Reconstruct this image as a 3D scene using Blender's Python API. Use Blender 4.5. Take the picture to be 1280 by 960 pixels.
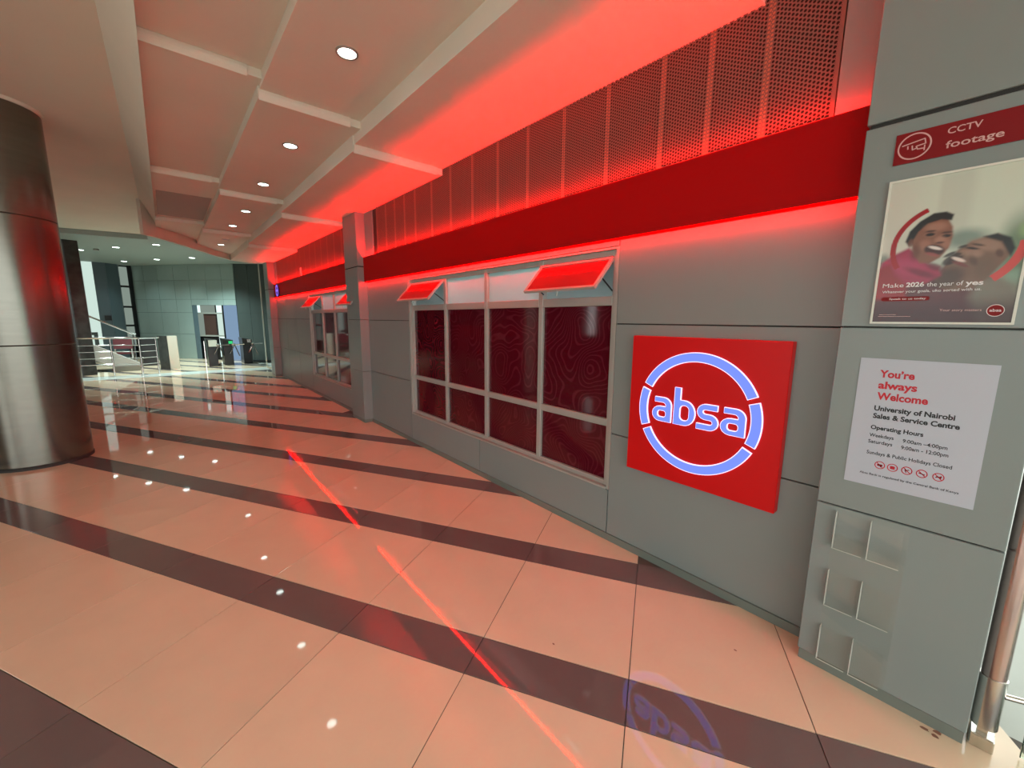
import bpy, bmesh, math, random
import numpy as np
from mathutils import Vector, Matrix

for o in list(bpy.data.objects):
    bpy.data.objects.remove(o, do_unlink=True)
scene = bpy.context.scene
COL = scene.collection
random.seed(7)

# ------------------------------------------------------------------ camera
F_PX, PITCH, ROLL, YAW, EYE = 505.5, -0.157235, 0.008376, 0.703610, 1.76
fwd = Vector((math.sin(YAW) * math.cos(PITCH), math.cos(YAW) * math.cos(PITCH), math.sin(PITCH)))
rgt = Vector((math.cos(YAW), -math.sin(YAW), 0))
upv = rgt.cross(fwd)
r2 = math.cos(ROLL) * rgt + math.sin(ROLL) * upv
u2 = -math.sin(ROLL) * rgt + math.cos(ROLL) * upv
cam_data = bpy.data.cameras.new('camera')
cam_data.sensor_width = 36.0
cam_data.lens = F_PX / 1280 * 36.0
cam_data.clip_start = 0.02
cam = bpy.data.objects.new('camera', cam_data)
COL.objects.link(cam)
cam.matrix_world = Matrix((
    (r2.x, u2.x, -fwd.x, 0), (r2.y, u2.y, -fwd.y, 0), (r2.z, u2.z, -fwd.z, EYE), (0, 0, 0, 1)))
scene.camera = cam

# ------------------------------------------------------------------ sky, exposure
SKY_STRENGTH = 3.6
world = bpy.data.worlds.new('overcast_sky')
scene.world = world
world.use_nodes = True
bg = world.node_tree.nodes['Background']
bg.inputs[0].default_value = (0.93, 1.0, 0.97, 1)
bg.inputs[1].default_value = SKY_STRENGTH
vs = scene.view_settings
vs.view_transform = 'Standard'
vs.look = 'None'
vs.gamma = 1.0
vs.use_curve_mapping = False
vs.exposure = 0.0

LED_UP, LED_DOWN, LOGO_GLOW, SPOT_GLOW, LOBBY_W = 430.0, 130.0, 2.2, 13.0, 300.0


# ------------------------------------------------------------------ materials
def srgb(r, g, b):
    f = lambda c: (c / 255 / 12.92) if c <= 10 else ((c / 255 + 0.055) / 1.055) ** 2.4
    return (f(r), f(g), f(b))


def material(name, col, rough=0.5, metal=0.0, spec=0.5, emit=None, strength=0.0, noise=0.0, scale=3.0,
             stretch=(1, 1, 1), per_object=0.0, bump=0.0, coat=0.0):
    m = bpy.data.materials.new(name)
    m.use_nodes = True
    nt = m.node_tree
    p = nt.nodes['Principled BSDF']
    p.inputs['Base Color'].default_value = (*col, 1)
    p.inputs['Roughness'].default_value = rough
    p.inputs['Metallic'].default_value = metal
    p.inputs['Specular IOR Level'].default_value = spec
    p.inputs['Coat Weight'].default_value = coat
    p.inputs['Coat Roughness'].default_value = 0.03
    if emit:
        p.inputs['Emission Color'].default_value = (*emit, 1)
        p.inputs['Emission Strength'].default_value = strength
    if noise or per_object or bump:
        tc = nt.nodes.new('ShaderNodeTexCoord')
        mp = nt.nodes.new('ShaderNodeMapping')
        mp.inputs['Scale'].default_value = stretch
        nz = nt.nodes.new('ShaderNodeTexNoise')
        nz.inputs['Scale'].default_value = scale
        nz.inputs['Detail'].default_value = 5
        nt.links.new(tc.outputs['Object'], mp.inputs[0])
        nt.links.new(mp.outputs[0], nz.inputs['Vector'])
        hsv = nt.nodes.new('ShaderNodeHueSaturation')
        hsv.inputs['Color'].default_value = (*col, 1)
        a = nt.nodes.new('ShaderNodeMapRange')
        a.inputs['From Min'].default_value = 0.3
        a.inputs['From Max'].default_value = 0.7
        a.inputs['To Min'].default_value = 1 - noise
        a.inputs['To Max'].default_value = 1 + noise
        nt.links.new(nz.outputs['Fac'], a.inputs['Value'])
        oi = nt.nodes.new('ShaderNodeObjectInfo')
        b = nt.nodes.new('ShaderNodeMapRange')
        b.inputs['To Min'].default_value = 1 - per_object
        b.inputs['To Max'].default_value = 1 + per_object
        nt.links.new(oi.outputs['Random'], b.inputs['Value'])
        mu = nt.nodes.new('ShaderNodeMath')
        mu.operation = 'MULTIPLY'
        nt.links.new(a.outputs[0], mu.inputs[0])
        nt.links.new(b.outputs[0], mu.inputs[1])
        nt.links.new(mu.outputs[0], hsv.inputs['Value'])
        nt.links.new(hsv.outputs[0], p.inputs['Base Color'])
        if bump:
            bp = nt.nodes.new('ShaderNodeBump')
            bp.inputs['Strength'].default_value = bump
            bp.inputs['Distance'].default_value = 0.002
            nt.links.new(nz.outputs['Fac'], bp.inputs['Height'])
            nt.links.new(bp.outputs[0], p.inputs['Normal'])
    return m


def glow(name, col, strength):
    m = bpy.data.materials.new(name)
    m.use_nodes = True
    nt = m.node_tree
    nt.nodes.clear()
    e = nt.nodes.new('ShaderNodeEmission')
    e.inputs[0].default_value = (*col, 1)
    e.inputs[1].default_value = strength
    o = nt.nodes.new('ShaderNodeOutputMaterial')
    nt.links.new(e.outputs[0], o.inputs[0])
    return m


def clear(name, tint, gloss=0.08, rough=0.02):
    m = bpy.data.materials.new(name)
    m.use_nodes = True
    nt = m.node_tree
    nt.nodes.clear()
    t = nt.nodes.new('ShaderNodeBsdfTransparent')
    t.inputs[0].default_value = (*tint, 1)
    g = nt.nodes.new('ShaderNodeBsdfGlossy')
    g.inputs['Roughness'].default_value = rough
    x = nt.nodes.new('ShaderNodeMixShader')
    x.inputs[0].default_value = gloss
    o = nt.nodes.new('ShaderNodeOutputMaterial')
    nt.links.new(t.outputs[0], x.inputs[1])
    nt.links.new(g.outputs[0], x.inputs[2])
    nt.links.new(x.outputs[0], o.inputs[0])
    return m


def frosted(name, col):
    m = bpy.data.materials.new(name)
    m.use_nodes = True
    nt = m.node_tree
    nt.nodes.clear()
    t = nt.nodes.new('ShaderNodeBsdfTranslucent')
    t.inputs[0].default_value = (*col, 1)
    d = nt.nodes.new('ShaderNodeBsdfPrincipled')
    d.inputs['Base Color'].default_value = (*col, 1)
    d.inputs['Roughness'].default_value = 0.12
    x = nt.nodes.new('ShaderNodeMixShader')
    x.inputs[0].default_value = 0.55
    o = nt.nodes.new('ShaderNodeOutputMaterial')
    nt.links.new(t.outputs[0], x.inputs[1])
    nt.links.new(d.outputs[0], x.inputs[2])
    nt.links.new(x.outputs[0], o.inputs[0])
    return m


def film_material():
    """maroon window film printed with thin contour lines"""
    m = material('maroon_film', (0.075, 0.002, 0.008), rough=0.06, spec=0.45)
    nt = m.node_tree
    p = nt.nodes['Principled BSDF']
    tc = nt.nodes.new('ShaderNodeTexCoord')
    nz = nt.nodes.new('ShaderNodeTexNoise')
    nz.inputs['Scale'].default_value = 2.4
    nz.inputs['Detail'].default_value = 0.6
    nt.links.new(tc.outputs['Object'], nz.inputs['Vector'])
    m1 = nt.nodes.new('ShaderNodeMath')
    m1.operation = 'MULTIPLY'
    m1.inputs[1].default_value = 170.0
    nt.links.new(nz.outputs['Fac'], m1.inputs[0])
    m2 = nt.nodes.new('ShaderNodeMath')
    m2.operation = 'SINE'
    nt.links.new(m1.outputs[0], m2.inputs[0])
    rmp = nt.nodes.new('ShaderNodeMapRange')
    rmp.inputs['From Min'].default_value = 0.4
    rmp.inputs['From Max'].default_value = 1.0
    nt.links.new(m2.outputs[0], rmp.inputs['Value'])
    mx = nt.nodes.new('ShaderNodeMix')
    mx.data_type = 'RGBA'
    mx.inputs['A'].default_value = (0.075, 0.002, 0.008, 1)
    mx.inputs['B'].default_value = (0.11, 0.010, 0.02, 1)
    nt.links.new(rmp.outputs[0], mx.inputs['Factor'])
    nt.links.new(mx.outputs['Result'], p.inputs['Base Color'])
    return m


M = dict(
    cream=material('cream_tile', (0.80, 0.60, 0.43), rough=0.035, spec=0.5, noise=0.06, scale=1.6, per_object=0.04),
    dark_tile=material('grey_border_tile', (0.165, 0.125, 0.122), rough=0.035, noise=0.06, scale=2.5, per_object=0.05),
    grout=material('grout', (0.10, 0.08, 0.07), rough=0.9),
    panel=material('grey_composite_panel', (0.208, 0.24, 0.232), rough=0.34, spec=0.5, noise=0.04, scale=0.8, per_object=0.02),
    panel_b=material('pale_composite_panel', (0.36, 0.38, 0.36), rough=0.3, noise=0.04, scale=0.8, per_object=0.03),
    joint=material('dark_joint', (0.03, 0.027, 0.025), rough=0.8),
    skirting=material('grey_green_skirting', (0.15, 0.17, 0.15), rough=0.4),
    paint=material('off_white_ceiling_paint', (0.74, 0.67, 0.57), rough=0.75, noise=0.03, scale=1.2),
    dark_patch=material('brownish_patch', (0.36, 0.31, 0.27), rough=0.7),
    alu=material('satin_aluminium', (0.40, 0.40, 0.37), rough=0.4, metal=0.3, noise=0.03, scale=5),
    film=film_material(),
    frost=frosted('frosted_glass', (0.58, 0.86, 0.88)),
    frost_d=frosted('red_lit_glass', (0.50, 0.035, 0.04)),  # red strip light on the sash glass put into its colour
    mesh=material('perforated_sheet', (0.19, 0.105, 0.085), rough=0.55, metal=0.1, spec=0.3),
    cavity=material('dark_cavity', (0.03, 0.012, 0.01), rough=0.9),
    batten=material('grille_batten', (0.42, 0.15, 0.08), rough=0.6),
    band=material('red_fascia_paint', (0.40, 0.002, 0.003), rough=0.55, spec=0.1, noise=0.02, scale=2),
    signred=material('red_acrylic', (0.46, 0.002, 0.003), rough=0.4, spec=0.3, emit=(0.5, 0.0, 0.0), strength=0.2),
    logo=glow('bluish_white_letter_glow', (0.10, 0.145, 1.0), LOGO_GLOW),
    rim=glow('white_letter_rim_glow', (0.80, 0.66, 1.0), 1.6),
    led_up=glow('red_led_upper', (1.0, 0.0, 0.0), LED_UP),
    led_dn=glow('red_led_lower', (1.0, 0.0, 0.0), LED_DOWN),
    lamp=glow('downlight_lens_glow', (0.86, 1.0, 0.93), SPOT_GLOW),
    lamp_off=material('downlight_lens_off', (0.3, 0.12, 0.1), rough=0.3),
    ringm=material('downlight_ring', (0.42, 0.38, 0.34), rough=0.3, metal=0.6),
    steel=material('brushed_steel', (0.62, 0.60, 0.56), rough=0.24, metal=1.0, noise=0.06, scale=2, stretch=(30, 30, 0.4)),
    column=material('column_cladding', (0.20, 0.19, 0.165), rough=0.24, metal=0.9, noise=0.05, scale=3, stretch=(1, 1, 8)),
    tube=material('brownish_steel', (0.50, 0.40, 0.38), rough=0.22, metal=1.0),
    chrome=material('polished_steel', (0.72, 0.68, 0.66), rough=0.12, metal=1.0),
    paper=material('white_paper', (0.45, 0.475, 0.545), rough=0.5),
    red_ink=material('red_ink', (0.50, 0.006, 0.02), rough=0.5),
    black_ink=material('black_ink', (0.008, 0.008, 0.01), rough=0.5),
    grey_ink=material('dark_grey_ink', (0.022, 0.02, 0.025), rough=0.5),
    white_ink=material('white_ink', (0.75, 0.70, 0.70), rough=0.5),
    pink_ink=material('pale_ink', (0.62, 0.36, 0.34), rough=0.5),
    cctv_red=material('dark_red_board', (0.20, 0.002, 0.004), rough=0.5, spec=0.25),
    frame_w=material('poster_frame', (0.66, 0.66, 0.58), rough=0.35),
    acrylic=clear('clear_acrylic', (0.995, 0.995, 0.99), gloss=0.022, rough=0.0),
    acrylic_edge=material('acrylic_edge', (0.56, 0.57, 0.52), rough=0.25),
    glass=clear('door_glass', (0.86, 0.95, 0.91), gloss=0.10),
    glass_edge=material('glass_edge', (0.01, 0.035, 0.025), rough=0.1),
    white=material('white_wall_paint', (0.72, 0.75, 0.74), rough=0.7),
    ground=material('outside_paving', (0.45, 0.45, 0.42), rough=0.8, noise=0.1, scale=1.0),
    pier=material('outer_pier', (0.22, 0.22, 0.2), rough=0.6),
    granite=material('dark_granite', (0.03, 0.03, 0.028), rough=0.3, noise=0.6, scale=6),
    lobby_dark=material('dark_green_grey_panel', (0.060, 0.075, 0.072), rough=0.35, noise=0.05, scale=1),
    lobby_blue=material('blue_grey_panel', (0.095, 0.135, 0.16), rough=0.35, noise=0.05, scale=1),
    lobby_wall=material('brushed_green_grey_panel', (0.40, 0.50, 0.48), rough=0.38, metal=0.35, noise=0.05, scale=1),
    lobby_paint=material('grey_green_lobby_ceiling', (0.34, 0.41, 0.39), rough=0.6),
    daylit=glow('daylit_frosted_glass', (0.62, 0.78, 0.70), 1.0),
    daylit_dim=glow('dim_daylit_glass', (0.30, 0.37, 0.32), 0.75),
    daysky=glow('bright_outdoor_glass', (0.75, 0.95, 0.90), 1.25),
    dayblue=glow('bluish_daylit_glass', (0.24, 0.36, 0.52), 0.9),
    black=material('black_plastic', (0.008, 0.008, 0.009), rough=0.3),
    brown=material('dark_brown_board', (0.06, 0.03, 0.025), rough=0.5),
    maroon=material('maroon_board', (0.16, 0.035, 0.045), rough=0.5),
    stone=material('pale_stair_stone', (0.50, 0.46, 0.43), rough=0.5, noise=0.05, scale=2),
    stone_d=material('brown_grey_plinth', (0.22, 0.20, 0.17), rough=0.5),
    sunlit_band=material('pale_sunlit_band', (0.80, 0.82, 0.78), rough=0.12),  # pale colour stands in for sunlight on the floor
    green=glow('green_indicator', (0.05, 0.8, 0.25), 0.9),
    violet=glow('violet_sign_glow', (0.30, 0.16, 1.0), 1.1),
    deep_blue=material('deep_blue_disc', (0.05, 0.02, 0.25), rough=0.3),
    dirt=material('dried_stain', (0.28, 0.12, 0.08), rough=0.6),
)


# ------------------------------------------------------------------ mesh helpers
class MB:
    def __init__(self):
        self.v, self.f = [], []

    def add(self, vs_, fs):
        b = len(self.v)
        self.v += [tuple(v) for v in vs_]
        self.f += [tuple(i + b for i in f) for f in fs]
        return self

    def box(self, x0, x1, y0, y1, z0, z1):
        return self.add([(x0, y0, z0), (x1, y0, z0), (x1, y1, z0), (x0, y1, z0),
                         (x0, y0, z1), (x1, y0, z1), (x1, y1, z1), (x0, y1, z1)],
                        [(0, 3, 2, 1), (4, 5, 6, 7), (0, 1, 5, 4), (1, 2, 6, 5), (2, 3, 7, 6), (3, 0, 4, 7)])

    def prism(self, poly, z0, z1, z0b=None):
        """vertical prism over an (x, y) polygon (counter-clockwise); z0 may be a list per corner"""
        n = len(poly)
        zl = z0 if isinstance(z0, (list, tuple)) else [z0] * n
        vs_ = [(p[0], p[1], zl[i]) for i, p in enumerate(poly)] + [(p[0], p[1], z1) for p in poly]
        fs = [tuple(reversed(range(n))), tuple(range(n, 2 * n))]
        fs += [(i, (i + 1) % n, n + (i + 1) % n, n + i) for i in range(n)]
        return self.add(vs_, fs)

    def extrude_y(self, prof, y0, y1):
        """profile of (x, z) swept from y0 to y1 (closed)"""
        n = len(prof)
        vs_ = [(p[0], y0, p[1]) for p in prof] + [(p[0], y1, p[1]) for p in prof]
        fs = [tuple(range(n)), tuple(reversed(range(n, 2 * n)))]
        fs += [(i, n + i, n + (i + 1) % n, (i + 1) % n) for i in range(n)]
        return self.add(vs_, fs)

    def tube(self, a, b, r, n=12, r2_=None):
        a, b = Vector(a), Vector(b)
        d = (b - a).normalized()
        s = d.cross(Vector((0, 0, 1))) if abs(d.z) < 0.9 else d.cross(Vector((1, 0, 0)))
        s.normalize()
        t = d.cross(s)
        r2_ = r if r2_ is None else r2_
        vs_ = []
        for c, rr in ((a, r), (b, r2_)):
            for i in range(n):
                g = 2 * math.pi * i / n
                vs_.append(c + (s * math.cos(g) + t * math.sin(g)) * rr)
        fs = [tuple(range(n)), tuple(reversed(range(n, 2 * n)))]
        fs += [(i, n + i, n + (i + 1) % n, (i + 1) % n) for i in range(n)]
        return self.add(vs_, fs)

    def lathe(self, c, prof, n=48):
        """prof: (radius, z) from bottom to top around the vertical through c"""
        vs_ = []
        for r, z in prof:
            for i in range(n):
                g = 2 * math.pi * i / n
                vs_.append((c[0] + r * math.cos(g), c[1] + r * math.sin(g), z))
        fs = []
        for k in range(len(prof) - 1):
            for i in range(n):
                j = (i + 1) % n
                fs.append((k * n + i, k * n + j, (k + 1) * n + j, (k + 1) * n + i))
        fs.append(tuple(reversed(range(n))))
        fs.append(tuple(range((len(prof) - 1) * n, len(prof) * n)))
        return self.add(vs_, fs)

    # flat figures on a plane x = X facing -x; coordinates (y, z) in metres, given a small thickness
    def poly(self, X, pts, t=0.0006):
        a = sum(pts[i][0] * pts[(i + 1) % len(pts)][1] - pts[(i + 1) % len(pts)][0] * pts[i][1] for i in range(len(pts)))
        if a > 0:
            pts = list(reversed(pts))
        n = len(pts)
        vs_ = [(X - t, p[0], p[1]) for p in pts] + [(X, p[0], p[1]) for p in pts]
        fs = [tuple(range(n)), tuple(reversed(range(n, 2 * n)))]
        fs += [(i, n + i, n + (i + 1) % n, (i + 1) % n) for i in range(n)]
        return self.add(vs_, fs)

    def arc(self, X, cy, cz, r0, r1, a0, a1, t=0.0006, n=24):
        """ring sector; angle 0 points to -y (picture right), 90 up"""
        k0 = len(self.v)
        for i in range(n + 1):
            g = math.radians(a0 + (a1 - a0) * i / n)
            for x in (X - t, X):
                for r in (r0, r1):
                    self.v.append((x, cy - r * math.cos(g), cz + r * math.sin(g)))
        for i in range(n):
            a, b = k0 + 4 * i, k0 + 4 * i + 4
            self.f += [(a, a + 1, b + 1, b), (a + 2, b + 2, b + 3, a + 3), (a + 1, a + 3, b + 3, b + 1), (a, b, b + 2, a + 2)]
        self.f += [(k0, k0 + 2, k0 + 3, k0 + 1), (k0 + 4 * n, k0 + 4 * n + 1, k0 + 4 * n + 3, k0 + 4 * n + 2)]
        return self

    def line(self, X, p, q, w, t=0.0006):
        d = Vector((q[0] - p[0], q[1] - p[1])).normalized() * w / 2
        e = Vector((-d.y, d.x))
        p, q = Vector(p) - d * 0.4, Vector(q) + d * 0.4
        return self.poly(X, [tuple(p + e), tuple(q + e), tuple(q - e), tuple(p - e)], t)

    def mesh(self, name, mat, smooth=False, bevel=0.0):
        me = bpy.data.meshes.new(name)
        me.from_pydata(self.v, [], self.f)
        me.validate()
        if bevel:
            bm = bmesh.new()
            bm.from_mesh(me)
            bmesh.ops.bevel(bm, geom=bm.edges[:], offset=bevel, segments=1, affect='EDGES', clamp_overlap=True)
            bm.to_mesh(me)
            bm.free()
        if smooth:
            for p in me.polygons:
                p.use_smooth = True
            bm = bmesh.new()
            bm.from_mesh(me)
            for e in bm.edges:
                if len(e.link_faces) == 2 and e.calc_face_angle(0) > 0.6:
                    e.smooth = False
            bm.to_mesh(me)
            bm.free()
        me.materials.append(mat)
        return me

    def build(self, name, mat, parent=None, smooth=False, bevel=0.0):
        return link(name, self.mesh(name, mat, smooth, bevel), parent)


def link(name, data, parent=None):
    o = bpy.data.objects.new(name, data)
    COL.objects.link(o)
    if parent is not None:
        o.parent = parent
        o.matrix_parent_inverse = Matrix.Translation(-Vector(parent.location))
    return o


def empty(name, loc=(0, 0, 0)):
    o = bpy.data.objects.new(name, None)
    o.empty_display_size = 0.1
    o.location = loc
    COL.objects.link(o)
    return o


def tag(o, label=None, cat=None, group=None, kind=None):
    if label:
        o['label'] = label
    if cat:
        o['category'] = cat
    if group:
        o['group'] = group
    if kind:
        o['kind'] = kind
    return o


def struct(name, loc=(0, 0, 0)):
    return tag(empty(name, loc), kind='structure')


def dup(o, parent=None, shift=(0, 0, 0)):
    """copy of a thing with copies of its parts and sub-parts"""
    c = o.copy()
    COL.objects.link(c)
    if parent is not None:
        c.parent = parent
    else:
        c.location = Vector(o.location) + Vector(shift)
    for ch in list(o.children):
        dup(ch, c)
    return c


def text_mesh(name, s, y, z, width, cap, X, mat, parent, bold=0.0, t=0.0006):
    """lettering on the plane x = X, starting at y (picture left) on baseline z, stretched to width"""
    cu = bpy.data.curves.new(name, 'FONT')
    cu.body = s
    cu.size = 1.0
    cu.offset = bold
    cu.resolution_u = 3
    ob = bpy.data.objects.new(name, cu)
    COL.objects.link(ob)
    dg = bpy.context.evaluated_depsgraph_get()
    me = bpy.data.meshes.new_from_object(ob.evaluated_get(dg))
    bpy.data.objects.remove(ob)
    xs = [v.co.x for v in me.vertices]
    x0, x1 = min(xs), max(xs)
    sx = width / (x1 - x0)
    sy = cap / 0.70
    for v in me.vertices:
        lx, ly = v.co.x, v.co.y
        v.co = (X - t, y - (lx - x0) * sx, z + ly * sy)
    me.materials.clear()
    me.materials.append(mat)
    me.name = name
    return link(name, me, parent)


def rrect(x0, x1, y0, y1, r, n=5):
    pts = []
    for cx, cy, a in ((x1 - r, y0 + r, -90), (x1 - r, y1 - r, 0), (x0 + r, y1 - r, 90), (x0 + r, y0 + r, 180)):
        for i in range(n + 1):
            g = math.radians(a + 90 * i / n)
            pts.append((cx + r * math.cos(g), cy + r * math.sin(g)))
    return pts


def arcpts(cx, cy, rx, ry, a0, a1, n=8):
    return [(cx + rx * math.cos(math.radians(a0 + (a1 - a0) * i / n)), cy + ry * math.sin(math.radians(a0 + (a1 - a0) * i / n)))
            for i in range(n + 1)]


def filled(name, loops, X, depth, mat, parent, place):
    """closed outlines with counters, filled by the 2D curve tessellator and given a depth; place maps (u, v) to (y, z)"""
    cu = bpy.data.curves.new(name, 'CURVE')
    cu.dimensions = '2D'
    cu.fill_mode = 'BOTH'
    cu.extrude = 0.5
    for lp in loops:
        sp = cu.splines.new('POLY')
        sp.points.add(len(lp) - 1)
        for i, p in enumerate(lp):
            sp.points[i].co = (p[0], p[1], 0, 1)
        sp.use_cyclic_u = True
    ob = bpy.data.objects.new(name, cu)
    COL.objects.link(ob)
    dg = bpy.context.evaluated_depsgraph_get()
    me = bpy.data.meshes.new_from_object(ob.evaluated_get(dg))
    bpy.data.objects.remove(ob)
    for v in me.vertices:
        y, z = place(v.co.x, v.co.y)
        v.co = (X - (v.co.z + 0.5) * depth, y, z)
    me.materials.clear()
    me.materials.append(mat)
    return link(name, me, parent)


# letter outlines, x-height 1
def letter_a():
    o = [(0.10, 1.0), (0.48, 1.0)] + arcpts(0.50, 0.66, 0.36, 0.34, 88, 0) + [(0.86, 0.0), (0.34, 0.0)]
    o += arcpts(0.34, 0.315, 0.34, 0.315, 268, 90) + [(0.60, 0.63)]
    o += arcpts(0.46, 0.66, 0.14, 0.12, 0, 90) + [(0.10, 0.78)]
    return [o, list(reversed(rrect(0.25, 0.61, 0.19, 0.44, 0.10)))]


def letter_b():
    o = [(0.0, 1.48), (0.0, 0.0), (0.44, 0.0)] + arcpts(0.46, 0.5, 0.44, 0.5, -88, 88, 14) + [(0.27, 1.0), (0.27, 1.48)]
    return [o, list(reversed(rrect(0.27, 0.64, 0.21, 0.79, 0.16)))]


def letter_s():
    c = [(0.80, 0.885), (0.42, 0.885)] + arcpts(0.36, 0.695, 0.22, 0.19, 90, 270, 10) + [(0.52, 0.505)]
    c += arcpts(0.52, 0.31, 0.22, 0.195, 90, -90, 10) + [(0.02, 0.115)]
    lft, rgt_ = [], []
    for i, p in enumerate(c):
        a = Vector(c[max(i - 1, 0)])
        b = Vector(c[min(i + 1, len(c) - 1)])
        d = (b - a).normalized()
        nrm = Vector((-d.y, d.x)) * 0.115
        lft.append(tuple(Vector(p) + nrm))
        rgt_.append(tuple(Vector(p) - nrm))
    return [lft + list(reversed(rgt_))]


# ------------------------------------------------------------------ floor
SA, CA = math.sin(math.radians(-30.24)), math.cos(math.radians(-30.24))
WX = 2.58                                     # face of the right-hand wall


def uv2xy(u, v):                              # u along the dark stripes, v across them
    return (u * SA + v * CA, u * CA - v * SA)


floor = struct('floor')
MB().box(-7.2, 2.62, -4.6, 31, -0.12, -0.005).build('floor_base', M['grout'], floor)
TU, TV, BV = 0.7845, 0.777, 0.251
PV = TV + BV
U0, V0 = 0.026, 0.828


def tile_mesh(name, w, mat):
    g = 0.0022
    mb = MB()
    pts = [uv2xy(*p) for p in ((g, g), (TU - g, g), (TU - g, w - g), (g, w - g))]
    a = sum(pts[i][0] * pts[(i + 1) % 4][1] - pts[(i + 1) % 4][0] * pts[i][1] for i in range(4))
    if a < 0:
        pts = list(reversed(pts))
    mb.prism(pts, -0.006, 0.0)
    return mb.mesh(name, mat, bevel=0.0008)


cream_mesh = tile_mesh('tile', TV, M['cream'])
dark_mesh = tile_mesh('border_tile', BV, M['dark_tile'])
cells = []
for i in range(-14, 46):
    for j in range(-14, 26):
        u, v = U0 + TU * i, V0 + PV * j
        for kind, vv, w in (('tile', v, TV), ('border_tile', v + TV, BV)):
            x, y = uv2xy(u + TU / 2, vv + w / 2)
            inside = -7.0 < x < 2.50 and -4.4 < y < 30
            near_wall = all(uv2xy(u + a * TU, vv + b * w)[0] < 3.2 for a in (0, 1) for b in (0, 1))
            if inside and near_wall or (2.5 <= x < 2.9 and -4.4 < y < 17):
                d = Vector((x, y, -EYE))
                depth = d.dot(fwd)
                sx, sy = d.dot(r2), d.dot(u2)
                seen = depth > 0.3 and abs(sx) < depth * 1.45 and abs(sy) < depth * 1.15
                cells.append((kind, u, vv, d.length if seen else 99 + d.length, x, y))
for kind, me, mat in (('tile', cream_mesh, M['cream']), ('border_tile', dark_mesh, M['dark_tile'])):
    lst = sorted([c for c in cells if c[0] == kind], key=lambda c: c[3])
    near = [c for c in lst if c[3] < 10.5][:280]
    rest = [c for c in lst if c not in near]
    for c in near:
        o = link(kind, me, floor)
        o.location = (*uv2xy(c[1], c[2]), 0)
    mb = MB()
    w = TV if kind == 'tile' else BV
    for c in rest:
        g = 0.0022
        pts = [uv2xy(c[1] + a, c[2] + b) for a, b in ((g, g), (g, w - g), (TU - g, w - g), (TU - g, g))]
        ar = sum(pts[i][0] * pts[(i + 1) % 4][1] - pts[(i + 1) % 4][0] * pts[i][1] for i in range(4))
        if ar < 0:
            pts = list(reversed(pts))
        mb.prism(pts, -0.006, 0.0)
    tag(mb.build('distant_' + kind + 's', mat, floor), kind='stuff')

# sunlit floor between corridor and lobby: the sunlight is the slab's pale colour
sun_band = struct('floor_sun_band')
MB().box(-4.6, 2.60, 15.95, 16.75, 0.001, 0.006).build('sunlit_floor_slab', M['sunlit_band'], sun_band)

# ground outside the open sides
MB().box(-40, 40, -40, 60, -0.3, -0.13).build('ground', M['ground'])
tag(bpy.data.objects['ground'], kind='structure')

# ------------------------------------------------------------------ ceiling
ceiling = struct('ceiling')
MB().box(-7.2, 6.4, -4.8, 31.2, 4.36, 4.5).build('roof_slab', M['paint'], ceiling)
MB().prism([(-7.2, -4.8), (-0.17, -4.8), (-0.17, 15.8), (-7.2, 17.2)], 4.05, 4.36).build('upper_soffit', M['paint'], ceiling)
# leaning cove face between the upper soffit and the stepped panels
prof = [(0.035, 3.585)]
for i in range(9):
    t = i / 8
    prof.append((0.03 - 0.205 * t ** 1.25, 3.60 + 0.45 * t))
prof += [(0.03, 4.08), (0.034, 3.60)]
MB().extrude_y(list(reversed(prof)), -4.8, 11.2).build('cove_face', M['paint'], ceiling, smooth=True)
# end curve of the stepped panels
END = [(-0.17, 11.1), (0.03, 11.35), (0.35, 11.9), (0.765, 12.7), (1.2, 13.6), (1.59, 14.3), (2.1, 14.55), (2.60, 14.5)]


def end_y(x):
    for (xa, ya), (xb, yb) in zip(END, END[1:]):
        if xa <= x <= xb:
            return ya + (yb - ya) * (x - xa) / (xb - xa)
    return END[-1][1]


STRIPS = [(0.03, 0.765, 3.66, [-4.8, -2.5, 0.75, 4.0, 7.2, 10.4, 20]),
          (0.765, 1.59, 3.57, [-4.8, -2.4, 0.85, 4.13, 7.42, 10.65, 20]),
          (1.59, 2.62, 3.425, [-4.8, -2.3, 1.0, 4.32, 7.65, 11.1, 20])]


def strip_z(k, y):
    x0, x1, z, ys = STRIPS[k]
    for j in range(len(ys) - 1):
        if ys[j] <= y < ys[j + 1]:
            zn = z - 0.028 * (j - 2)
            return zn + 0.036 * (y - ys[j]) / 3.3
    return z


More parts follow.
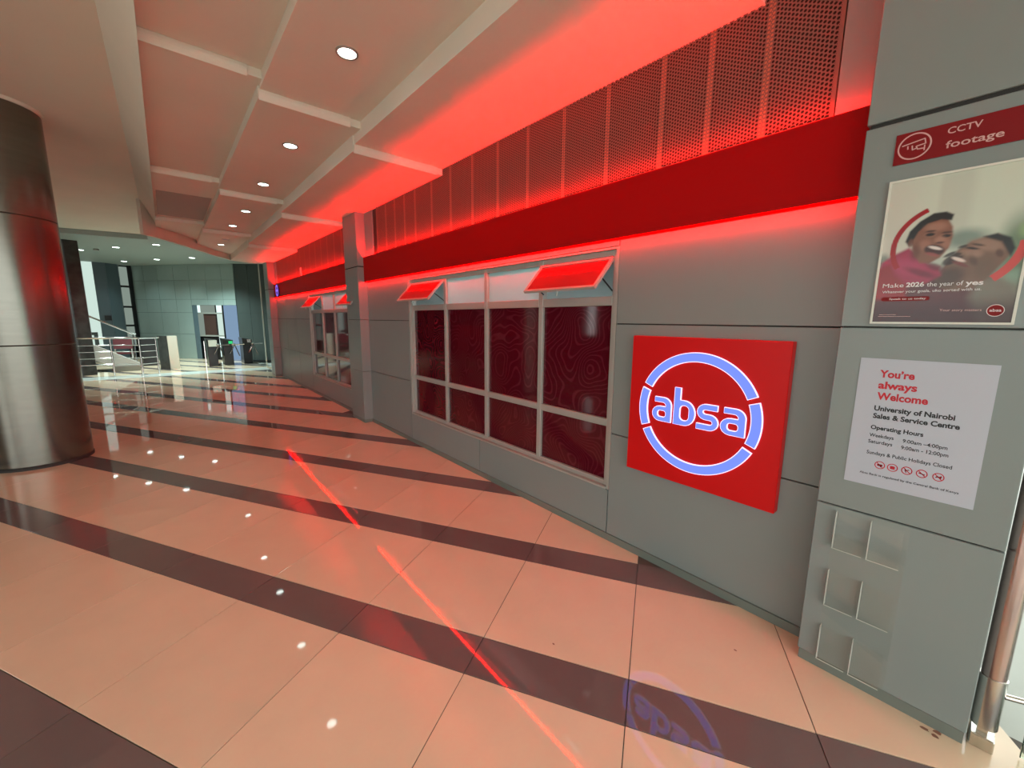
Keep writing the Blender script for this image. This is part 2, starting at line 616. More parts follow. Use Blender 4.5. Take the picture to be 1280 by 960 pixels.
for k, (x0, x1, z, ys) in enumerate(STRIPS):
    for j in range(len(ys) - 1):
        ya, yb = ys[j], ys[j + 1]
        sh = -0.012 if j % 2 else 0.0            # neighbouring panels are slightly out of line, as built
        xa = x0 + (sh if k else 0)
        if yb > end_y(x0):
            xs = [xa] + [p[0] for p in END if x0 < p[0] < x1] + [x1]
            far = [(x, end_y(x)) for x in xs]
            poly = [(xa, ya), (x1, ya)] + list(reversed(far))
        else:
            poly = [(xa, ya), (x1, ya), (x1, yb), (xa, yb)]
        zn = z - 0.028 * (j - 2)
        zl = [zn + 0.036 * (p[1] - ya) / 3.3 for p in poly]
        MB().prism(poly, zl, zn + 0.34).build('ceiling_panel', M['paint'], ceiling)
        # rounded lip along the near edge of each panel
        if j > 1:
            n = 6
            mb = MB()
            prof = [(ya + 0.005, zn + 0.012)] + [(ya - 0.022 * math.sin(math.pi * i / n), zn - 0.014 + 0.10 * i / n) for i in range(n + 1)]
            vs_ = [(xa + 0.004, p[0], p[1]) for p in prof] + [(x1 - 0.10, p[0], p[1]) for p in prof]
            m_ = len(prof)
            fs = [tuple(reversed(range(m_))), tuple(range(m_, 2 * m_))]
            fs += [(i, (i + 1) % m_, m_ + (i + 1) % m_, m_ + i) for i in range(m_)]
            mb.add(vs_, fs)
            mb.build('panel_lip', M['paint'], ceiling)
# darker brownish rectangle in the row farthest from the wall
zt = strip_z(0, 9.0)
MB().prism([(0.07, 8.25), (0.74, 8.25), (0.74, 10.15), (0.07, 10.15)], zt - 0.012, zt + 0.03).build('darker_patch', M['dark_patch'], ceiling)
# fascia following the curved end of the panels
mb = MB()
for (xa, ya), (xb, yb) in zip(END, END[1:]):
    mb.prism([(xa, ya), (xb, yb), (xb - 0.02, yb + 0.09), (xa - 0.05, ya + 0.07)], 3.375, 4.36)
mb.build('curved_fascia', M['paint'], ceiling)
# lobby ceiling
MB().prism([(-0.17, 11.4), (0.4, 12.2), (1.2, 13.9), (1.7, 14.7), (6.2, 14.7), (6.2, 31.2), (-7.2, 31.2), (-7.2, 17.2), (-0.17, 15.8)],
           3.92, 4.36).build('lobby_soffit', M['lobby_paint'], ceiling)


def downlight(x, y, z, r=0.075, lit=True, mesh_cache={}):
    t = empty('downlight', (x, y, z))
    key = (r, lit)
    if key not in mesh_cache:
        mb = MB()
        n = 24
        for k, (rr, zz) in enumerate(((r * 0.80, 0.004), (r * 0.82, -0.006), (r * 1.0, -0.007), (r * 1.02, 0.004))):
            mb.v += [(rr * math.cos(2 * math.pi * i / n), rr * math.sin(2 * math.pi * i / n), zz) for i in range(n)]
        for k in range(3):
            mb.f += [(k * n + i, (k + 1) * n + i, (k + 1) * n + (i + 1) % n, k * n + (i + 1) % n) for i in range(n)]
        ring = mb.mesh('trim_ring', M['ringm'])
        mb = MB()
        mb.v = [(r * 0.80 * math.cos(2 * math.pi * i / n), r * 0.80 * math.sin(2 * math.pi * i / n), -0.002) for i in range(n)]
        mb.f = [tuple(reversed(range(n)))]
        lens = mb.mesh('lens', M['lamp'] if lit else M['lamp_off'])
        mesh_cache[key] = (ring, lens)
    for nm, me in zip(('trim_ring', 'lens'), mesh_cache[key]):
        o = bpy.data.objects.new(nm, me)
        COL.objects.link(o)
        o.parent = t
    return t


names = ['nearest round downlight, largest in the middle ceiling strip', 'second round downlight along the middle ceiling strip',
         'third round downlight, just before the second panel step', 'fourth round downlight along the middle ceiling strip',
         'fifth small downlight along the middle ceiling strip', 'last lit downlight beside the curved ceiling end']
for (y, x), lb in zip([(3.16, 1.145), (5.02, 1.175), (6.72, 1.20), (8.35, 1.20), (9.9, 1.18), (12.35, 1.20)], names):
    tag(downlight(x, y, strip_z(1, y) - 0.003), lb, 'downlight', 'downlights of the corridor')
tag(downlight(1.20, 11.4, strip_z(1, 11.4) - 0.003, lit=False), 'unlit downlight between the two farthest lit ones of the corridor', 'downlight',
    'downlights of the corridor')
LOB = [(-0.98, 18.2, 0.8, 'lobby downlight left of the smoke detector row, above the stair rail'),
       (0.0, 16.7, 2.2, 'lobby downlight nearest the curved ceiling edge'),
       (-1.03, 22.5, 0.3, 'lobby downlight above the tall dark window bar'),
       (-0.035, 20.9, 0.6, 'lobby downlight in the middle of the lobby ceiling'),
       (0.96, 19.4, 2.6, 'lobby downlight nearest the right lobby wall'),
       (-1.93, 19.75, 0.7, 'lobby downlight beside the dark granite column')]
for x, y, k, lb in LOB:
    tag(downlight(x, y, 3.917, r=0.11), lb, 'downlight', 'downlights of the lobby')
    ld = bpy.data.lights.new('lobby_lamp', 'SPOT')
    ld.energy = LOBBY_W * k
    ld.spot_size = math.radians(125)
    ld.spot_blend = 0.8
    ld.shadow_soft_size = 0.08
    ld.color = (0.74, 1.0, 0.95)
    lo = bpy.data.objects.new('lobby_lamp', ld)
    lo.location = (x, y, 3.88)
    COL.objects.link(lo)
sd = MB().lathe((-1.5, 19.1), [(0.03, 3.86), (0.07, 3.87), (0.075, 3.90), (0.06, 3.92)], 16).build('smoke_detector', M['ringm'], smooth=True)
tag(sd, 'small dark smoke detector on the lobby ceiling between two downlights', 'smoke detector')

# ------------------------------------------------------------------ right-hand wall
wall = struct('wall_right')
# backing with window openings: y ranges [1.83, 5.27] and [6.97, 10.41], z .41 .. 2.30
WIN = [(1.84, 5.27), (6.98, 10.41)]
mb = MB()
mb.box(2.600, 2.66, -0.13, WIN[0][0], 0, 3.7).box(2.600, 2.66, WIN[0][1], WIN[1][0], 0, 3.7).box(2.600, 2.66, WIN[1][1], 14.45, 0, 3.7)
for a, b in WIN:
    mb.box(2.600, 2.66, a, b, 0, 0.42).box(2.600, 2.66, a, b, 2.30, 3.7)
mb.build('wall_core', M['joint'], wall)


def panel(y0, y1, z0, z1, x0=WX, x1=2.600, parent=wall, mat=None):
    g = 0.004
    return MB().box(x0, x1, y0 + g, y1 - g, z0 + g, z1 - g).build('wall_panel', mat or M['panel'], parent, bevel=0.0015)


PIL = [(-0.137, 0.465), (6.74, 7.335), (13.92, 14.50)]
J1, J2, TOP = 0.888, 1.737, 2.345
for a, b in ((PIL[0][1], WIN[0][0]), (WIN[0][1], PIL[1][0])):
    panel(a, b, 0.0, J1)
    panel(a, b, J1, J2)
    panel(a, b, J2, TOP)
panel(WIN[0][0], 3.60, 0.0, 0.42)
panel(3.60, WIN[0][1], 0.0, 0.42)
panel(WIN[0][0], WIN[0][1], 2.30, TOP)
for a, b in ((WIN[1][1], 11.6), (11.6, 12.8), (12.8, PIL[2][0])):
    panel(a, b, 0.0, J1)
    panel(a, b, J1, J2)
    panel(a, b, J2, TOP)
panel(PIL[1][1], WIN[1][1], 0.0, 0.42)
panel(PIL[1][1], WIN[1][1], 2.30, TOP)
panel(PIL[0][1], 0.635, 2.738, 3.46)            # flat pale strip between pillar and grille
panel(6.42, PIL[1][0], 2.738, 3.42)
panel(PIL[1][1], 7.45, 2.738, 3.42)
panel(13.6, PIL[2][0], 2.738, 3.40)

base = struct('baseboard_right')
for a, b in ((PIL[0][1], PIL[1][0]), (PIL[1][1], PIL[2][0])):
    MB().box(2.566, 2.58, a, b, 0.0, 0.055).build('skirting', M['skirting'], base)


def pillar(y0, y1, x0, label):
    t = empty('pillar', ((x0 + 2.6) / 2, (y0 + y1) / 2, 0))
    g = 0.006
    MB().box(x0 + 0.012, 2.599, y0 + 0.012, y1 - 0.012, 0, 3.52).build('core', M['joint'], t)
    zs = [0.055, 0.882, 1.741, 2.592, 3.52]
    for a, b in zip(zs, zs[1:]):
        gg = 0.009 if abs(a - 2.592) < 0.01 else 0.003
        gb = 0.009 if abs(b - 2.592) < 0.01 else 0.003
        MB().box(x0, 2.5985, y0, y1, a + gg, b - gb).build('cladding_panel', M['panel'], t, bevel=0.003)
    MB().box(x0 + 0.006, 2.5985, y0 + 0.006, y1 - 0.006, 0, 0.055).build('skirting', M['skirting'], t)
    tag(t, label, 'pillar', 'grey clad pillars along the wall')
    return t


pillar(*PIL[0], 2.40, 'grey panelled pillar in the right foreground carrying the notices')
pillar(*PIL[1], 2.435, 'slim grey panelled pillar between the two windows')
pillar(*PIL[2], 2.40, 'farthest pillar at the corridor end, washed in red light')

# ------------------------------------------------------------------ windows
ROWS = [0.43, 0.925, 0.985, 1.875, 1.945, 2.265]


def make_window(name, off, swing):
    w = struct(name)
    a, b = 1.84 + off, 5.27 + off
    f = 0.045
    fx0, fx1 = 2.612, 2.668
    mb = MB()
    mb.box(2.584, 2.67, a, a + 0.025, 0.42, 2.30).box(2.584, 2.67, b - 0.025, b, 0.42, 2.30)
    mb.box(2.584, 2.67, a + 0.025, b - 0.025, 2.285, 2.30).box(2.574, 2.67, a + 0.025, b - 0.025, 0.42, 0.436)
    mb.build('reveal_lining', M['alu'], w)
    ms = [1.865, 2.686, 3.521, 4.352, 5.245]
    for i, m_ in enumerate(ms):
        c = m_ + off
        hw = 0.026
        y0_, y1_ = (c, c + 0.045) if i == 0 else ((c - 0.045, c) if i == 4 else (c - hw, c + hw))
        MB().box(fx0, fx1, y0_, y1_, 0.436, 2.285).build('mullion', M['alu'], w, bevel=0.003)
    ys = [(ms[i] + off + (0.045 if i == 0 else 0.026), ms[i + 1] + off - (0.045 if i == 3 else 0.026)) for i in range(4)]
    for (p, q) in ys:
        for z0, z1 in ((0.436, 0.475), (0.925, 0.985), (1.875, 1.945), (2.24, 2.285)):
            MB().box(fx0 + 0.001, fx1, p, q, z0, z1).build('rail', M['alu'], w, bevel=0.003)
        for z0, z1 in ((0.475, 0.925), (0.985, 1.875)):
            MB().box(2.640, 2.646, p, q, z0, z1).build('pane', M['film'], w)
    for i, (p, q) in enumerate(ys):
        if i not in swing:
            MB().box(2.640, 2.646, p, q, 1.945, 2.24).build('pane', M['frost'], w)
        else:
            sash = empty('sash', (2.606, (p + q) / 2, 2.225))
            sash.parent = w
            tag(sash, 'top hung sash tilted open, its glass glowing red')
            th = math.radians(43)
            L, hw = 0.315, (q - p) / 2 + 0.008

            def T(s, t_, n_):              # s along y, t_ down the sash, n_ outwards
                return (-math.sin(th) * t_ - math.cos(th) * n_, s, -math.cos(th) * t_ + math.sin(th) * n_)

            def bar(mb_, s0, s1, t0, t1, n0, n1):
                vs_ = [T(s, t_, n_) for n_ in (n0, n1) for s, t_ in ((s0, t0), (s1, t0), (s1, t1), (s0, t1))]
                mb_.add(vs_, [(0, 1, 2, 3), (7, 6, 5, 4), (0, 4, 5, 1), (1, 5, 6, 2), (2, 6, 7, 3), (3, 7, 4, 0)])

            def sub(nm, mb_, mt):
                o = bpy.data.objects.new(nm, mb_.mesh(nm, mt))
                COL.objects.link(o)
                o.parent = sash
            mb = MB()
            fr = 0.020
            bar(mb, -hw, hw, 0, fr, -0.012, 0.012)
            bar(mb, -hw, hw, L - fr, L, -0.012, 0.012)
            bar(mb, -hw, -hw + fr, fr, L - fr, -0.012, 0.012)
            bar(mb, hw - fr, hw, fr, L - fr, -0.012, 0.012)
            sub('sash_frame', mb, M['alu'])
            mb = MB()
            bar(mb, -hw + fr, hw - fr, fr, L - fr, -0.003, 0.004)
            sub('glass', mb, M['frost_d'])
            for s in (-hw + 0.012, hw - 0.012):
                e = Vector(T(s, L * 0.62, -0.012))
                sub('stay_arm', MB().tube((0.012, s, -0.24), e, 0.006, 6), M['black'])
            sub('catch', MB().tube(T(0, L - 0.005, -0.012), T(0, L + 0.03, -0.03), 0.007, 6), M['alu'])
    return w


make_window('window_1', 0.0, (0, 3))
make_window('window_2', 5.14, (0, 3))

# office behind the windows
office = struct('wall_office')
mb = MB()
mb.box(5.9, 6.0, -0.1, 14.4, 0, 2.75).box(2.70, 6.0, 0.20, 0.3, 0, 2.75).box(2.70, 6.0, 14.3, 14.4, 0, 2.75)
mb.box(2.68, 6.0, 0.2, 14.4, -0.1, 0.0).box(2.68, 6.0, 0.2, 14.4, 2.72, 2.8)
mb.build('office_shell', M['white'], office)
for y, wh in ((2.3, 'behind the right open sash'), (4.8, 'behind the left open sash'), (7.4, 'behind the slim pillar'), (9.9, 'behind the far window')):
    t = empty('ceiling_light', (3.6, y, 2.70))
    MB().box(3.28, 3.92, y - 0.32, y + 0.32, 2.705, 2.718).build('housing', M['alu'], t)
    MB().box(3.31, 3.89, y - 0.29, y + 0.29, 2.698, 2.705).build('diffuser', glow('office_light', (0.80, 1.0, 0.98), 18.0), t)
    tag(t, 'square light panel on the office ceiling ' + wh, 'ceiling light', 'office ceiling lights')
MB().box(4.9, 5.6, 1.2, 4.4, 0.0, 2.1).build('wall_partition', M['maroon'])
tag(bpy.data.objects['wall_partition'], kind='structure')

# ------------------------------------------------------------------ red fascia bands, LED strips, perforated grilles
for (a, b, lb) in ((PIL[0][1], PIL[1][0], 'long plain red fascia band above the near window and round logo sign'),
                   (PIL[1][1], PIL[2][0], 'farther red fascia band beyond the slim pillar')):
    mb = MB().box(2.541, 2.5795, a + 0.004, b - 0.004, 2.345, 2.695)      # boxed band with an upstand lip that hides the strip
    o = mb.box(2.535, 2.541, a + 0.004, b - 0.004, 2.345, 2.738).build('fascia_band', M['band'], bevel=0.001)
    tag(o, lb, 'fascia', 'red fascia bands')
for (a, b, w) in ((PIL[0][1], PIL[1][0], 'near'), (PIL[1][1], PIL[2][0], 'far')):
    o = MB().box(2.560, 2.573, a + 0.03, b - 0.03, 2.6955, 2.706).build('led_strip', M['led_up'])
    tag(o, 'red light strip along the top of the %s fascia band, washing the ceiling' % w, 'light strip', 'red light strips')
    o = MB().box(2.541, 2.553, a + 0.03, b - 0.03, 2.3405, 2.3447).build('led_strip', M['led_dn'])
    tag(o, 'red light strip under the %s fascia band, washing the wall below' % w, 'light strip', 'red light strips')

PITCH_H = 0.0207
CW = PITCH_H * math.sqrt(3) / 2


def perforated(ncol, nrow):
    """sheet of hexagonal cells, each with a round hole; origin at its low near corner, in the plane x = 0"""
    mb = MB()
    R, hr = PITCH_H / math.sqrt(3), 0.0071
    for c in range(ncol):
        for r in range(nrow):
            cy = (c + 0.5) * CW
            cz = (r + (0.5 if c % 2 else 1.0)) * PITCH_H
            k = len(mb.v)
            for i in range(12):
                g = math.pi * i / 6
                rr = R if i % 2 == 0 else R * math.cos(math.pi / 6)
                mb.v.append((0, cy + rr * math.cos(g), cz + rr * math.sin(g)))
            for i in range(12):
                g = math.pi * i / 6
                mb.v.append((0, cy + hr * math.cos(g), cz + hr * math.sin(g)))
            for i in range(12):
                g = math.pi * i / 6
                mb.v.append((0.002, cy + hr * math.cos(g), cz + hr * math.sin(g)))
            for i in range(12):
                j = (i + 1) % 12
                mb.f.append((k + j, k + i, k + 12 + i, k + 12 + j))
                mb.f.append((k + 12 + j, k + 12 + i, k + 24 + i, k + 24 + j))
    return mb.mesh('perforated_panel', M['mesh'])


NR = 34
sheet = {17: perforated(17, NR), 24: perforated(24, NR)}


def grille(y_start, counts, label):
    g = empty('ventilation_grille', (2.59, y_start, 2.742))
    y = y_start
    for n in counts:
        o = link('perforated_panel', sheet[n], g)
        o.matrix_parent_inverse = Matrix.Identity(4)
        o.location = (-0.004, y - y_start, 0.018)
        y += n * CW
        if n is not counts[-1] or y < y_start + sum(counts) * CW - 0.01:
            MB().box(2.5885, 2.5925, y - 0.017, y + 0.017, 2.76, 3.47).build('batten', M['batten'], g)
    y1 = y
    mb = MB()
    mb.box(2.582, 2.60, y_start - 0.018, y_start, 2.742, 3.47).box(2.582, 2.60, y1, y1 + 0.03, 2.742, 3.47)
    mb.box(2.582, 2.60, y_start, y1, 2.742, 2.758)
    mb.build('grille_frame', M['mesh'], g)
    MB().box(2.5985, 2.5998, y_start, y1, 2.742, 3.47).build('backing', M['cavity'], g)
    tag(g, label, 'grille', 'perforated grilles above the red bands')


grille(0.655, [17, 17, 17, 24, 24, 24, 24, 24, 24, 24, 24, 17, 17, 17, 17], 'long perforated metal grille above the near red fascia band')
grille(7.48, [24] * 14, 'farther perforated metal grille beyond the slim pillar')
br = MB().box(2.50, 2.534, 10.60, 10.64, 2.74, 2.92).build('conduit', M['alu'])
tag(br, 'short upright pale bracket standing on the far red fascia band', 'bracket')

# ------------------------------------------------------------------ round logo sign on its red square board
sg = empty('logo_sign', (2.55, 1.16, 0.685))
tag(sg, 'square red illuminated sign board with a glowing bluish white ring and lettering', 'sign')
SX = 2.52
MB().box(SX, 2.579, 0.675, 1.644, 0.687, 1.658).build('board', M['signred'], sg, bevel=0.003)
CY, CZ = 1.166, 1.178
for a0, a1 in ((24.3, 155.8), (160.5, 201.4), (205.5, 334.2), (-21.1, 19.7)):
    rm = MB().arc(SX, CY, CZ, 0.330, 0.391, a0, a1, t=0.012, n=40).build('ring_segment', M['rim'], sg)
    ins = math.degrees(0.004 / 0.36)
    MB().arc(SX - 0.012, CY, CZ, 0.3345, 0.3865, a0 + ins, a1 - ins, t=0.0008, n=40).build('lit_face', M['logo'], rm)
for lt, y0, y1 in ((letter_a, 1.456, 1.319), (letter_b, 1.303, 1.159), (letter_s, 1.148, 1.014), (letter_a, 1.003, 0.861)):
    loops = lt()
    us = [p[0] for p in loops[0]]
    s = (y0 - y1) / (max(us) - min(us))
    uo = min(us)
    put = lambda u, v, y0=y0, s=s, uo=uo: (y0 - (u - uo) * s, 1.088 + v * 0.166)
    lo = filled('letter', loops, SX, 0.012, M['rim'], sg, put)
    inner = []
    for q, lp in enumerate(loops):            # slightly inset bright face
        n = len(lp)
        new = []
        for i in range(n):
            a, b = Vector(lp[i - 1]), Vector(lp[(i + 1) % n])
            d = (b - a)
            d = d.normalized() if d.length > 1e-6 else Vector((1, 0))
            area = sum(lp[k][0] * lp[(k + 1) % n][1] - lp[(k + 1) % n][0] * lp[k][1] for k in range(n))
            nrm = Vector((-d.y, d.x)) * (1 if area > 0 else -1) * (1 if q == 0 else -1)
            new.append(tuple(Vector(lp[i]) + nrm * 0.022))
        inner.append(new)
    filled('lit_face', inner, SX - 0.012, 0.0008, M['logo'], lo, put)

# small round light box on the far red band
ds = empty('round_sign', (2.50, 13.35, 2.53))
MB().tube((2.505, 13.35, 2.53), (2.534, 13.35, 2.53), 0.185, 32).build('drum', M['deep_blue'], ds)
MB().arc(2.505, 13.35, 2.53, 0.115, 0.16, 0, 360, t=0.004, n=32).build('glowing_ring', M['violet'], ds)
mb = MB().poly(2.505, [(13.35 - a, 2.53 + b) for a, b in rrect(-0.085, 0.085, -0.03, 0.03, 0.02)], t=0.004)
mb.build('glowing_letters', M['violet'], ds)
tag(ds, 'small round violet illuminated sign at the far end of the red band', 'sign')

# ------------------------------------------------------------------ notices on the near pillar
PX = 2.40
# CCTV board
c = empty('security_sign', (PX, 0.13, 2.41))
tag(c, 'dark red sign board with white camera symbol above the framed poster', 'sign')
MB().box(PX - 0.006, PX, -0.10, 0.361, 2.411, 2.529).build('board', M['cctv_red'], c)
BX = PX - 0.006
mb = MB().arc(BX, 0.3025, 2.472, 0.045, 0.050, 0, 360, n=40)
mb.line(BX, (0.339, 2.481), (0.274, 2.493), 0.004).line(BX, (0.274, 2.493), (0.270, 2.474), 0.004).line(BX, (0.270, 2.474), (0.296, 2.470), 0.004)
mb.line(BX, (0.322, 2.476), (0.321, 2.465), 0.004).line(BX, (0.309, 2.475), (0.307, 2.459), 0.004).line(BX, (0.307, 2.459), (0.297, 2.462), 0.004)
mb.line(BX, (0.297, 2.470), (0.292, 2.458), 0.004).line(BX, (0.292, 2.458), (0.275, 2.457), 0.004).line(BX, (0.272, 2.468), (0.272, 2.449), 0.004)
mb.build('camera_symbol', M['pink_ink'], c)
text_mesh('lettering', 'CCTV', 0.2125, 2.4885, 0.090, 0.023, BX, M['pink_ink'], c, 0.012)
text_mesh('lettering', 'footage', 0.2120, 2.4365, 0.148, 0.026, BX, M['pink_ink'], c, 0.012)

# framed poster: a printed photograph of two laughing faces
p = empty('framed_poster', (PX, 0.158, 1.758))
tag(p, 'framed poster of a laughing child hugging a laughing man, on the near pillar', 'poster')
YL, YR, ZB, ZT = 0.361, -0.0455, 1.757, 2.3465
FX = PX - 0.014
mb = MB()
mb.box(FX, PX, YR, YL, ZB, ZB + 0.008).box(FX, PX, YR, YL, ZT - 0.008, ZT)
mb.box(FX, PX, YR, YR + 0.008, ZB + 0.008, ZT - 0.008).box(FX, PX, YL - 0.008, YL, ZB + 0.008, ZT - 0.008)
mb.build('frame', M['frame_w'], p)

NX, NZ = 130, 190
yy = np.linspace(YL - 0.008, YR + 0.008, NX)
zz = np.linspace(ZB + 0.008, ZT - 0.008, NZ)
YY, ZZ = np.meshgrid(yy, zz)
img = np.zeros((NZ, NX, 3))
lin = lambda r, g, b: np.array(srgb(r, g, b))


def smooth(x):
    x = np.clip(x, 0, 1)
    return x * x * (3 - 2 * x)


def lay(mask, col, a=1.0):
    global img
    m_ = (mask * a)[..., None]
    img = img * (1 - m_) + m_ * np.array(col)


def ell(cy, cz, ry, rz, soft=0.15, rot=0.0):
    a = math.radians(rot)
    dy, dz = -(YY - cy), ZZ - cz
    e = np.sqrt(((dy * math.cos(a) + dz * math.sin(a)) / ry) ** 2 + ((-dy * math.sin(a) + dz * math.cos(a)) / rz) ** 2)
    return smooth((1 + soft - e) / (2 * soft))


def polym(pts, soft=0.004):
    d = np.full(YY.shape, 9.0)
    ins = np.zeros(YY.shape, bool)
    for (a, b), (c_, e) in zip(pts, pts[1:] + pts[:1]):
        vy, vz = c_ - a, e - b
        t_ = np.clip(((YY - a) * vy + (ZZ - b) * vz) / (vy * vy + vz * vz + 1e-12), 0, 1)
        d = np.minimum(d, np.hypot(YY - a - t_ * vy, ZZ - b - t_ * vz))
        cr = ((b > ZZ) != (e > ZZ)) & (YY < vy * (ZZ - b) / (vz + 1e-12) + a)
        ins ^= cr
    return smooth(0.5 + np.where(ins, d, -d) / (2 * soft))


def band_arc(cy, cz, r0, r1, a0, a1):
    dy, dz = -(YY - cy), ZZ - cz
    r = np.hypot(dy, dz)
    g = np.degrees(np.arctan2(dz, dy)) % 360
    m_ = smooth((r - r0) / 0.003 + .5) * smooth((r1 - r) / 0.003 + .5)
    return m_ * ((g >= a0) & (g <= a1))


# backdrop
gz = (ZZ - ZB) / (ZT - ZB)
gx = (YL - YY) / (YL - YR)
img[:] = lin(196, 204, 188)
lay(smooth(1 - gx * 2.2), lin(196, 188, 178), .7)
lay(smooth((gx - 0.36) / 0.05) * smooth((0.66 - gx) / 0.1), lin(178, 180, 168), .55)
lay(smooth((0.50 - gz) / 0.22), lin(138, 150, 140), .8)
lay(ell(0.115, 2.085, 0.06, 0.035, .6), lin(96, 118, 108), .8)
lay(ell(-0.02, 2.02, 0.05, 0.12, .6), lin(86, 112, 84), .9)
lay(ell(-0.035, 2.10, 0.02, 0.03, .6), lin(140, 170, 120), .8)
lay(ell(-0.03, 1.93, 0.03, 0.03, .5), lin(130, 160, 140), .7)
lay(ell(0.345, 2.02, 0.02, 0.03, .6), lin(90, 110, 100), .8)
# the man's shoulders and jersey
lay(polym([(0.37, 1.74), (0.37, 1.95), (0.30, 1.99), (0.20, 1.97), (0.10, 1.93), (0.03, 1.94), (-0.02, 1.90), (-0.05, 1.84), (-0.05, 1.74)], .012), lin(88, 44, 48))
lay(polym([(0.06, 1.96), (-0.05, 1.90), (-0.05, 1.74), (0.04, 1.74), (0.08, 1.86)], .02), lin(120, 118, 104), .85)
lay(smooth((1.89 - ZZ) / 0.10), lin(58, 24, 30), .85)
# the man's head, thrown back, seen in profile towards the child
skin_m, skin_md, skin_ml = lin(112, 84, 68), lin(58, 38, 30), lin(150, 118, 100)
lay(polym([(0.165, 1.975), (0.150, 2.010), (0.128, 2.048), (0.098, 2.072), (0.062, 2.086), (0.028, 2.076), (0.002, 2.050), (-0.006, 2.018), (0.010, 1.985), (0.028, 1.955),
           (0.045, 1.925), (0.080, 1.895), (0.120, 1.885), (0.160, 1.90), (0.185, 1.945)], .006), skin_m)
lay(ell(0.055, 2.055, 0.045, 0.022, .5, -20), skin_ml, .8)
lay(ell(0.09, 2.030, 0.022, 0.016, .6), skin_ml, .7)
lay(ell(0.145, 1.94, 0.045, 0.035, .5, 25), skin_md, .75)
lay(ell(0.05, 1.965, 0.030, 0.040, .6), lin(96, 76, 60), .7)
lay(polym([(0.07, 2.086), (0.035, 2.094), (0.000, 2.074), (-0.014, 2.035), (-0.006, 2.005), (0.006, 2.030), (0.022, 2.062)], .005), lin(34, 34, 34))
lay(ell(0.139, 2.012, 0.034, 0.016, .25, 38), lin(40, 22, 20), .9)
lay(ell(0.150, 2.030, 0.018, 0.006, .4, 30), lin(28, 18, 16), .9)
lay(ell(0.124, 2.008, 0.021, 0.006, .35, -28), lin(220, 205, 196), .9)
lay(ell(0.118, 1.990, 0.026, 0.006, .4, -28), lin(110, 54, 52), .9)
lay(ell(0.092, 2.046, 0.018, 0.004, .5, -15), lin(24, 15, 12), .97)
lay(ell(0.080, 2.058, 0.018, 0.004, .5, -18), lin(44, 30, 24), .8)
lay(ell(0.075, 2.022, 0.014, 0.011, .7), skin_ml, .6)
lay(ell(0.118, 2.056, 0.012, 0.005, .5, 15), lin(40, 26, 22), .85)
lay(ell(0.115, 2.033, 0.013, 0.011, .5), lin(146, 112, 92), .75)
lay(ell(0.126, 2.029, 0.008, 0.005, .5), lin(50, 30, 24), .85)
lay(ell(0.085, 2.000, 0.010, 0.020, .6, 25), skin_md, .5)
lay(ell(0.022, 2.020, 0.009, 0.015, .4, 20), lin(84, 58, 46), .9)
# the child: jersey, neck, head
lay(polym([(0.362, 1.93), (0.350, 2.015), (0.315, 2.045), (0.270, 2.070), (0.235, 2.035), (0.205, 2.000), (0.172, 1.985), (0.165, 1.95), (0.20, 1.925), (0.27, 1.915)], .008), lin(150, 40, 72))
lay(ell(0.27, 1.995, 0.055, 0.030, .6, -20), lin(172, 56, 92), .7)
lay(ell(0.225, 1.965, 0.05, 0.012, .6, -25), lin(104, 22, 46), .8)
lay(polym([(0.362, 1.86), (0.362, 1.99), (0.32, 2.01), (0.30, 1.96), (0.26, 1.92), (0.26, 1.86)], .012), lin(140, 30, 38))
skin_c, skin_cd, skin_cl = lin(128, 84, 66), lin(76, 44, 34), lin(166, 118, 98)
lay(polym([(0.272, 2.120), (0.252, 2.155), (0.215, 2.180), (0.172, 2.172), (0.154, 2.135), (0.150, 2.095), (0.156, 2.055), (0.176, 2.020), (0.204, 2.000), (0.232, 2.005),
           (0.252, 2.035), (0.262, 2.070)], .005), skin_c)
lay(polym([(0.285, 2.095), (0.276, 2.135), (0.250, 2.170), (0.213, 2.196), (0.178, 2.196), (0.156, 2.182), (0.160, 2.160), (0.190, 2.168), (0.226, 2.158), (0.250, 2.130),
           (0.262, 2.098), (0.272, 2.075)], .004), lin(36, 32, 30))
lay(ell(0.200, 2.142, 0.030, 0.016, .6), skin_cl, .7)
lay(ell(0.225, 2.075, 0.018, 0.020, .6), skin_cl, .5)
lay(ell(0.165, 2.075, 0.012, 0.016, .6), skin_cl, .5)
lay(ell(0.268, 2.088, 0.008, 0.016, .4), lin(104, 64, 50), .9)
lay(ell(0.250, 2.050, 0.014, 0.030, .6), skin_cd, .55)
for ey, ez in ((0.214, 2.114), (0.168, 2.103)):
    lay(ell(ey, ez, 0.016, 0.009, .5), lin(160, 112, 92), .6)
    lay(ell(ey, ez, 0.0135, 0.0065, .4), lin(24, 15, 13), .97)
    lay(ell(ey, ez + 0.013, 0.014, 0.004, .5), lin(44, 28, 24), .8)
lay(ell(0.184, 2.090, 0.015, 0.013, .6), lin(170, 120, 98), .7)
lay(ell(0.183, 2.079, 0.012, 0.004, .5), lin(60, 32, 26), .85)
lay(ell(0.196, 2.052, 0.030, 0.019, .2, -22), lin(54, 20, 20), .95)
lay(ell(0.194, 2.060, 0.021, 0.0055, .35, -22), lin(228, 214, 206), .9)
lay(ell(0.200, 2.036, 0.020, 0.006, .4, -22), lin(150, 74, 70), .85)
lay(ell(0.185, 1.985, 0.030, 0.012, .5, -30), lin(92, 34, 46), .7)
# red brush arcs
lay(band_arc(0.160, 2.068, 0.150, 0.168, 116, 210), lin(150, 8, 18))
lay(band_arc(0.150, 2.068, 0.172, 0.198, 311, 358), lin(196, 60, 56), .95)

